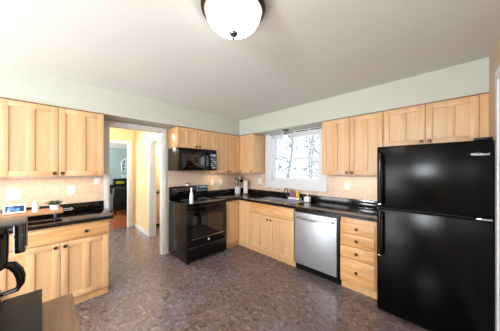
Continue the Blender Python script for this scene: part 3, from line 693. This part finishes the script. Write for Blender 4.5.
bm = bmesh.new(); tube(bm, [(-0.055, 0.110, 0.20), (-0.055, 0.110, 0.30)], 0.0028, 8); tube(bm, [(-0.055, 0.110, 0.20), (-0.055, 0.09, 0.195)], 0.0028, 8); obj('post', bm, CHROME, t)
bm = bmesh.new(); lathe(bm, [(0, 0.178), (0.014, 0.180), (0.015, 0.19), (0.015, 0.235), (0.0165, 0.237), (0.0165, 0.243), (0.015, 0.245), (0.015, 0.288), (0.017, 0.29), (0.017, 0.297), (0, 0.298)], (-0.06, 0.093, 0), 28); obj('steel_canister', bm, DSTEEL, t)
bm = bmesh.new(); lathe(bm, [(0, 0.165), (0.038, 0.167), (0.045, 0.175), (0.047, 0.27), (0.043, 0.298), (0, 0.298)], (0.02, 0.030, 0), 32); obj('brew_basket', bm, BLACKGLOSS, t)
t = thing('coffee_carafe', 'dark glass carafe with a curved black handle under the coffee maker', 'carafe', (2.38, -3.283, 1.0075))
bm = bmesh.new(); lathe(bm, [(0, 0), (0.046, 0), (0.052, 0.012), (0.053, 0.05), (0.045, 0.085), (0.036, 0.105), (0, 0.105)], n=32); obj('body', bm, DARKGLASS, t)
bm = bmesh.new(); lathe(bm, [(0, 0.105), (0.037, 0.105), (0.037, 0.116), (0.02, 0.122), (0, 0.122)], n=32); obj('lid', bm, BLACK, t)
bm = bmesh.new(); lathe(bm, [(0.0535, 0.04), (0.0545, 0.042), (0.0545, 0.048), (0.0535, 0.05)], n=32); obj('band', bm, CHROME, t)
bm = bmesh.new(); tube(bm, [(0, 0.034, 0.114), (0, 0.058, 0.134), (0, 0.076, 0.128), (0, 0.088, 0.108), (0, 0.094, 0.085), (0, 0.094, 0.062), (0, 0.086, 0.045), (0, 0.050, 0.040)], [0.008, 0.011, 0.013, 0.013, 0.012, 0.010, 0.008, 0.005], 12, flat=1.3); obj('handle', bm, BLACKGLOSS, t)

# ------------------------------------------------------------ things on the other counters
ZC = 0.9145
t = thing('utensil_crock', 'white ceramic crock in the counter corner left of the paper towels', 'crock', (0.17, -0.235, ZC))
bm = bmesh.new(); lathe(bm, [(0, 0), (0.055, 0), (0.062, 0.01), (0.064, 0.15), (0.067, 0.155), (0.062, 0.157), (0.058, 0.15), (0.056, 0.012), (0, 0.012)]); obj('pot', bm, CERAMIC, t)
def utensil(name, label, x, y, dx, dy, l_, head, m, hm=None):
    t = thing(name, label, 'utensil', (0.17+x, -0.235+y, ZC+0.0125), 0, 'cooking utensils in the white crock')
    d = Vector((dx, dy, 1)).normalized(); e = d*l_
    bm = bmesh.new(); tube(bm, [(0, 0, 0), e], 0.005, 8); obj('handle', bm, m, t)
    bm = bmesh.new()
    n, ws, hl = head
    tube(bm, [e+d*hl*i/6 for i in range(7)], [max(0.004, ws*math.sin(math.pi*(i+0.6)/7.2)) for i in range(7)], 12, flat=0.35 if n == 'flat' else 1)
    obj('head', bm, hm or m, t)
utensil('wooden_spoon', 'wooden spoon leaning left in the white utensil crock', -0.01, -0.02, -0.10, -0.16, 0.28, ('flat', 0.036, 0.08), BOARDWOOD)
utensil('wooden_spoon', 'upright wooden spoon at the middle of the utensil crock', 0.0, 0.015, -0.02, -0.05, 0.30, ('flat', 0.036, 0.08), DARKWOOD_SHADE)
utensil('spatula', 'steel spatula in the white utensil crock', 0.02, 0.0, 0.05, 0.02, 0.27, ('flat', 0.040, 0.10), STEEL)
utensil('ladle', 'black ladle leaning right in the white utensil crock', 0.025, 0.01, 0.17, 0.14, 0.24, ('round', 0.042, 0.07), BLACK)
utensil('spatula', 'green spatula in the middle of the white utensil crock', 0.0, -0.01, 0.06, -0.06, 0.23, ('flat', 0.042, 0.09), GREEN)
utensil('whisk', 'steel whisk leaning toward the room in the white utensil crock', 0.012, -0.034, 0.12, -0.16, 0.20, ('round', 0.034, 0.10), STEEL)
utensil('spatula', 'black slotted spatula leaning far left in the white utensil crock', -0.03, 0.0, -0.14, -0.05, 0.26, ('flat', 0.036, 0.08), BLACK)
t = thing('paper_towel_holder', 'copper stand holding the paper towels in the counter corner', 'towel holder', (0.325, -0.14, ZC))
bm = bmesh.new(); lathe(bm, [(0, 0), (0.078, 0), (0.08, 0.006), (0.06, 0.012), (0.01, 0.014), (0, 0.014)]); obj('base', bm, COPPER, t)
bm = bmesh.new(); tube(bm, [(0, 0, 0.01), (0, 0, 0.315)], 0.006, 10); lathe(bm, [(0, 0.31), (0.010, 0.315), (0.011, 0.325), (0, 0.333)], n=16); obj('rod', bm, COPPER, t)
bm = bmesh.new(); lathe(bm, [(0.018, 0.0005), (0.048, 0.0005), (0.049, 0.27), (0.018, 0.272), (0.018, 0.0005)], n=32); o = obj('paper_towel_roll', bm, PAPER); o.location = (0.325, -0.14, ZC+0.0145); tag(o, 'white paper towel roll standing beside the utensil crock', 'paper towel roll')
# white bottle standing on the range
t = thing('spray_bottle', 'tall slim white bottle standing at the front left of the range top', 'bottle', (0.585, -1.575, 0.9155))
bm = bmesh.new(); lathe(bm, [(0, 0), (0.026, 0), (0.028, 0.01), (0.028, 0.12), (0.022, 0.155), (0.013, 0.185), (0.011, 0.20), (0, 0.20)], n=28); obj('body', bm, WHITE, t)
bm = bmesh.new(); lathe(bm, [(0.013, 0.199), (0.014, 0.20), (0.013, 0.235), (0.009, 0.245), (0, 0.245)], n=20); obj('cap', bm, CERAMIC, t)
t = thing('spice_jar', 'small jar with a tan lid on top of the range back guard', 'jar', (0.045, -1.36, 1.1455))
bm = bmesh.new(); lathe(bm, [(0, 0), (0.028, 0), (0.030, 0.035), (0, 0.036)], n=24); obj('body', bm, PAPER, t)
bm = bmesh.new(); lathe(bm, [(0, 0.036), (0.040, 0.036), (0.042, 0.048), (0.02, 0.055), (0, 0.055)], n=24); obj('lid', bm, GREYLABEL, t)
# caddy with bottles
t = thing('soap_tray', 'white tray of soap bottles on the counter under the window', 'tray', (1.515, -0.075, ZC))
bm = B(((-0.12, -0.042, 0), (0.10, 0.042, 0.006), .002), ((-0.12, -0.042, 0.006), (-0.115, 0.042, 0.035)), ((0.095, -0.042, 0.006), (0.10, 0.042, 0.035)), ((-0.115, -0.042, 0.006), (0.095, -0.037, 0.035)), ((-0.115, 0.037, 0.006), (0.095, 0.042, 0.035)))
obj('tray_body', bm, CERAMIC, t)
def pump(name, label, loc, h_, r_, m, pumpm, cat='bottle'):
    r_ *= 1.15; h_ *= 1.1
    t = thing(name, label, cat, loc)
    bm = bmesh.new(); lathe(bm, [(0, 0), (r_, 0), (r_*1.03, h_*0.08), (r_, h_*0.8), (r_*0.5, h_*0.97), (r_*0.4, h_), (0, h_)], n=24); obj('body', bm, m, t)
    bm = bmesh.new(); lathe(bm, [(r_*0.42, h_), (r_*0.42, h_+0.015), (0.005, h_+0.018), (0.005, h_+0.035), (0.011, h_+0.036), (0.011, h_+0.044), (0, h_+0.045)], n=16); tube(bm, [(0, 0, h_+0.040), (0, -0.028, h_+0.038)], 0.004, 8); obj('pump', bm, pumpm, t)
zt = ZC+0.0065
pump('soap_bottle', 'purple bottle with black pump at the left end of the white soap tray', (1.425, -0.072, zt), 0.115, 0.020, PURPLE, BLACK)
pump('soap_bottle', 'rose coloured bottle with black pump at the middle of the white soap tray', (1.485, -0.075, zt), 0.105, 0.021, REDP, BLACK)
pump('soap_bottle', 'yellow soap bottle with a white cap at the right of the white soap tray', (1.56, -0.075, zt), 0.12, 0.030, YELLOW, CERAMIC)
t = thing('soap_dispenser', 'squat white soap dispenser on the counter right of the soap tray', 'soap dispenser', (1.80, -0.17, ZC))
obj('body', B(((-0.045, -0.035, 0), (0.045, 0.035, 0.085), .010)), CERAMIC, t)
bm = bmesh.new(); lathe(bm, [(0.012, 0.084), (0.012, 0.10), (0.006, 0.102), (0.006, 0.13), (0.013, 0.132), (0.012, 0.14), (0, 0.141)], n=16); tube(bm, [(0, 0, 0.136), (-0.03, -0.01, 0.132)], 0.004, 8); obj('pump', bm, WHITE, t)
t = thing('sponge_holder', 'small chrome sponge holder on the counter left of the squat soap dispenser', 'sponge holder', (1.71, -0.14, ZC))
bm = B(((-0.02, -0.03, 0), (0.02, 0.03, 0.004)), ((-0.02, -0.03, 0.004), (-0.017, 0.03, 0.07)), ((0.017, -0.03, 0.004), (0.02, 0.03, 0.07))); obj('bracket', bm, CHROME, t)

# ------------------------------------------------------------ hall, small room, living room
t = thing('armchair', 'black upholstered armchair seen through the far doorway', 'armchair', (-4.3, -1.30, 0), R(0))
obj('seat', B(((-0.35, -0.40, 0.12), (0.35, 0.40, 0.46), .05)), BLACKCLOTH, t)
obj('backrest', B(((0.20, -0.44, 0.30), (0.40, 0.44, 0.86), .06)), BLACKCLOTH, t)
for y in (-0.46, 0.36): obj('armrest', B(((-0.36, y, 0.12), (0.38, y+0.10, 0.64), .04)), BLACKCLOTH, t)
for x in (-0.3, 0.3):
    for y in (-0.38, 0.38): obj('leg', B(((x-0.025, y-0.025, 0), (x+0.025, y+0.025, 0.12))), BLACK, t)
t = thing('side_cabinet', 'low black cabinet behind the armchair in the living room', 'cabinet', (-5.3, -1.1, 0))
obj('body', B(((-0.2, -0.55, 0.0), (0.2, 0.55, 0.86), .01)), BLACK, t)
obj('top', B(((-0.22, -0.57, 0.86), (0.22, 0.57, 0.88), .004)), BLACKGLOSS, t)
t = thing('black_bag', 'black bag with a yellow tag standing behind the armchair', 'bag', (-5.3, -1.26, 0.881))
obj('body', B(((-0.12, -0.24, 0.0), (0.12, 0.20, 0.21), .03)), BLACKCLOTH, t)
obj('yellow_label', B(((0.121, -0.16, 0.02), (0.125, 0.10, 0.12), .002)), YELLOW, t)
t = thing('mantelpiece', 'white fireplace mantel at the left of the far doorway', 'mantel', (-6.6, -2.0, 0))
obj('shelf', B(((-0.2, -1.4, 1.22), (0.25, 0.38, 1.28), .006)), TRIM, t)
for y in (-1.30, 0.12): obj('pilaster', B(((-0.15, y, 0), (0.12, y+0.2, 1.22), .005)), TRIM, t)
obj('frieze', B(((-0.15, -1.1, 0.98), (0.08, 0.12, 1.22))), TRIM, t)
obj('firebox', B(((-0.15, -1.1, 0.0), (-0.02, 0.12, 0.98))), BLACK, t)
t = thing('potted_plant', 'small dark potted plant on the white mantel', 'plant', (-6.55, -1.78, 1.281))
bm = bmesh.new(); lathe(bm, [(0, 0), (0.06, 0), (0.08, 0.14), (0, 0.14)], n=20); obj('pot', bm, WHITE, t)
bm = bmesh.new()
for i in range(22):
    a = i*2.4; d = Vector((math.cos(a)*0.8, math.sin(a)*0.8, 0.6+0.3*math.sin(i))); tube(bm, [(0, 0, 0.13), Vector((0, 0, 0.13))+d*0.1, Vector((0, 0, 0.13))+d*0.17], [0.006, 0.02, 0.002], 6, flat=.5)
obj('leaves', bm, BLACK, t)
# arched mirror: pane, frame, bars
t = thing('arched_mirror', 'arched mirror with white grid bars on the teal living room wall', 'mirror', (-7.995, -0.36, 1.36))
w_, h_ = 0.27, 0.36
prof = [(-w_, 0), (w_, 0), (w_, h_)] + [(w_*math.cos(R(a)), h_+w_*math.sin(R(a))) for a in range(10, 171, 10)] + [(-w_, h_)]
bm = bmesh.new(); f0 = [bm.verts.new((0.012, y, z)) for y, z in prof]; f1 = [bm.verts.new((0.0, y, z)) for y, z in prof]
bm.faces.new(f0); bm.faces.new(f1[::-1])
for i in range(len(prof)): bm.faces.new((f0[i], f0[(i+1) % len(prof)], f1[(i+1) % len(prof)], f1[i]))
obj('mirror_pane', bm, mat('mirror_grey', (140, 160, 160), 0.2), t, smooth=False)
bm = bmesh.new(); tube(bm, [(0.02, y, z) for y, z in prof], 0.025, 8, closed=True)
for y in (-0.09, 0.09): tube(bm, [(0.02, y, 0), (0.02, y, h_+0.25)], 0.014, 6)
for z in (0.17, 0.35): tube(bm, [(0.02, -w_*0.92, z), (0.02, w_*0.92, z)], 0.014, 6)
obj('frame', bm, TRIM, t)
t = thing('wall_shelf', 'small white shelf under the arched mirror', 'shelf', (-7.995, -0.30, 1.02))
obj('board', B(((0, -0.35, 0.10), (0.18, 0.35, 0.14))), TRIM, t); obj('apron', B(((0, -0.30, 0.0), (0.05, 0.30, 0.10))), TRIM, t)
o = obj('light_switch', B(((-1.60, -1.628, 1.10), (-1.53, -1.6205, 1.215), .002)), WHITE); tag(o, 'white light switch on the tan hall wall', 'light switch')
# small room through the side door
t = thing('bath_vanity', 'pale vanity cabinet with dark top through the hall side door', 'vanity', (-2.218, -0.95, 0))
obj('body', B(((0.002, -0.45, 0.08), (0.50, 0.45, 0.84), .003)), mat('vanity_pink', (232, 200, 180), 0.5), t)
obj('toe_kick', B(((0.002, -0.44, 0), (0.44, 0.44, 0.08))), BLACK, t)
obj('top', B(((0.002, -0.47, 0.84), (0.53, 0.47, 0.875), .003)), GRANITE, t)
for y in (-0.44, 0.01): obj('door', B(((0.501, y, 0.12), (0.518, y+0.43, 0.80), .003)), mat('vanity_door', (232, 198, 178), 0.5), t)
t = thing('bath_faucet', 'dark faucet on the vanity top', 'faucet', (-2.05, -1.02, 0.8755))
bm = bmesh.new(); tube(bm, [(0, 0, 0), (0, 0, 0.14), (0.03, 0, 0.18), (0.09, 0, 0.18), (0.11, 0, 0.14)], 0.013, 10); obj('spout', bm, BRONZE, t)
bm = bmesh.new(); lathe(bm, [(0, 0), (0.05, 0), (0.05, 0.012), (0, 0.014)], n=16); obj('base', bm, BRONZE, t)
t = thing('wall_sconce', 'lit glass sconce on the wall above the vanity', 'lamp', (-2.215, -1.06, 1.90))
obj('plate', B(((0, -0.05, 0.02), (0.02, 0.05, 0.16), .003)), CHROME, t)
bm = bmesh.new(); lathe(bm, [(0, -0.04), (0.055, -0.04), (0.062, 0.10), (0.050, 0.16), (0.02, 0.20), (0, 0.20)], (0.09, 0, 0), 24); obj('glass_shade', bm, BATHLIT, t)
bm = bmesh.new(); tube(bm, [(0.02, 0, 0.09), (0.09, 0, 0.22), (0.09, 0, 0.19)], 0.008, 8); obj('arm', bm, CHROME, t)

# ------------------------------------------------------------ outside the kitchen window
struct('ground', B(((-14, 0.16, -1.1), (16, 30, -1.0))), SNOW)
def tree(x, y, h_, seed, label):
    rnd = random.Random(seed)
    t = thing('bare_tree', label, 'tree', (x, y, -1.0), 0, 'pale bare trees outside the kitchen window')
    bm = bmesh.new(); r0 = 0.10+0.06*rnd.random()
    pts = [Vector((0.10*math.sin(i*0.9+seed), 0.1*math.cos(i*1.1), h_*i/8)) for i in range(9)]
    tube(bm, pts, [r0*(1-i/10) for i in range(9)], 8); obj('trunk', bm, BARK, t)
    bm = bmesh.new()
    for k in range(26):
        p = pts[2+k % 6]; a = rnd.uniform(0, 6.28); l_ = rnd.uniform(0.6, 1.7)
        d = Vector((math.cos(a), math.sin(a), rnd.uniform(0.3, 1.1)))
        q = p+d*l_*0.5; e = p+d*l_
        tube(bm, [p, q, e], [0.035, 0.022, 0.008], 5)
        for m_ in range(4):
            a2 = a+rnd.uniform(-1.2, 1.2); d2 = Vector((math.cos(a2), math.sin(a2), rnd.uniform(0, 1.0)))
            tube(bm, [q, q+d2*0.35, q+d2*0.75+Vector((0, 0, 0.08))], [0.016, 0.012, 0.004], 4)
    obj('branches', bm, BARK, t)
for i, (x, y, h_) in enumerate(((-1.9, 5.0, 5.5), (-4.6, 6.6, 6.5), (0.5, 3.6, 5), (-0.6, 8.6, 6.5), (-6.9, 10.2, 7), (-3.6, 10.4, 7), (-9.5, 13.5, 8), (-5.6, 14.5, 8), (-1.5, 13, 8))):
    tree(x, y, h_, i+3, 'pale bare tree beyond the kitchen window')
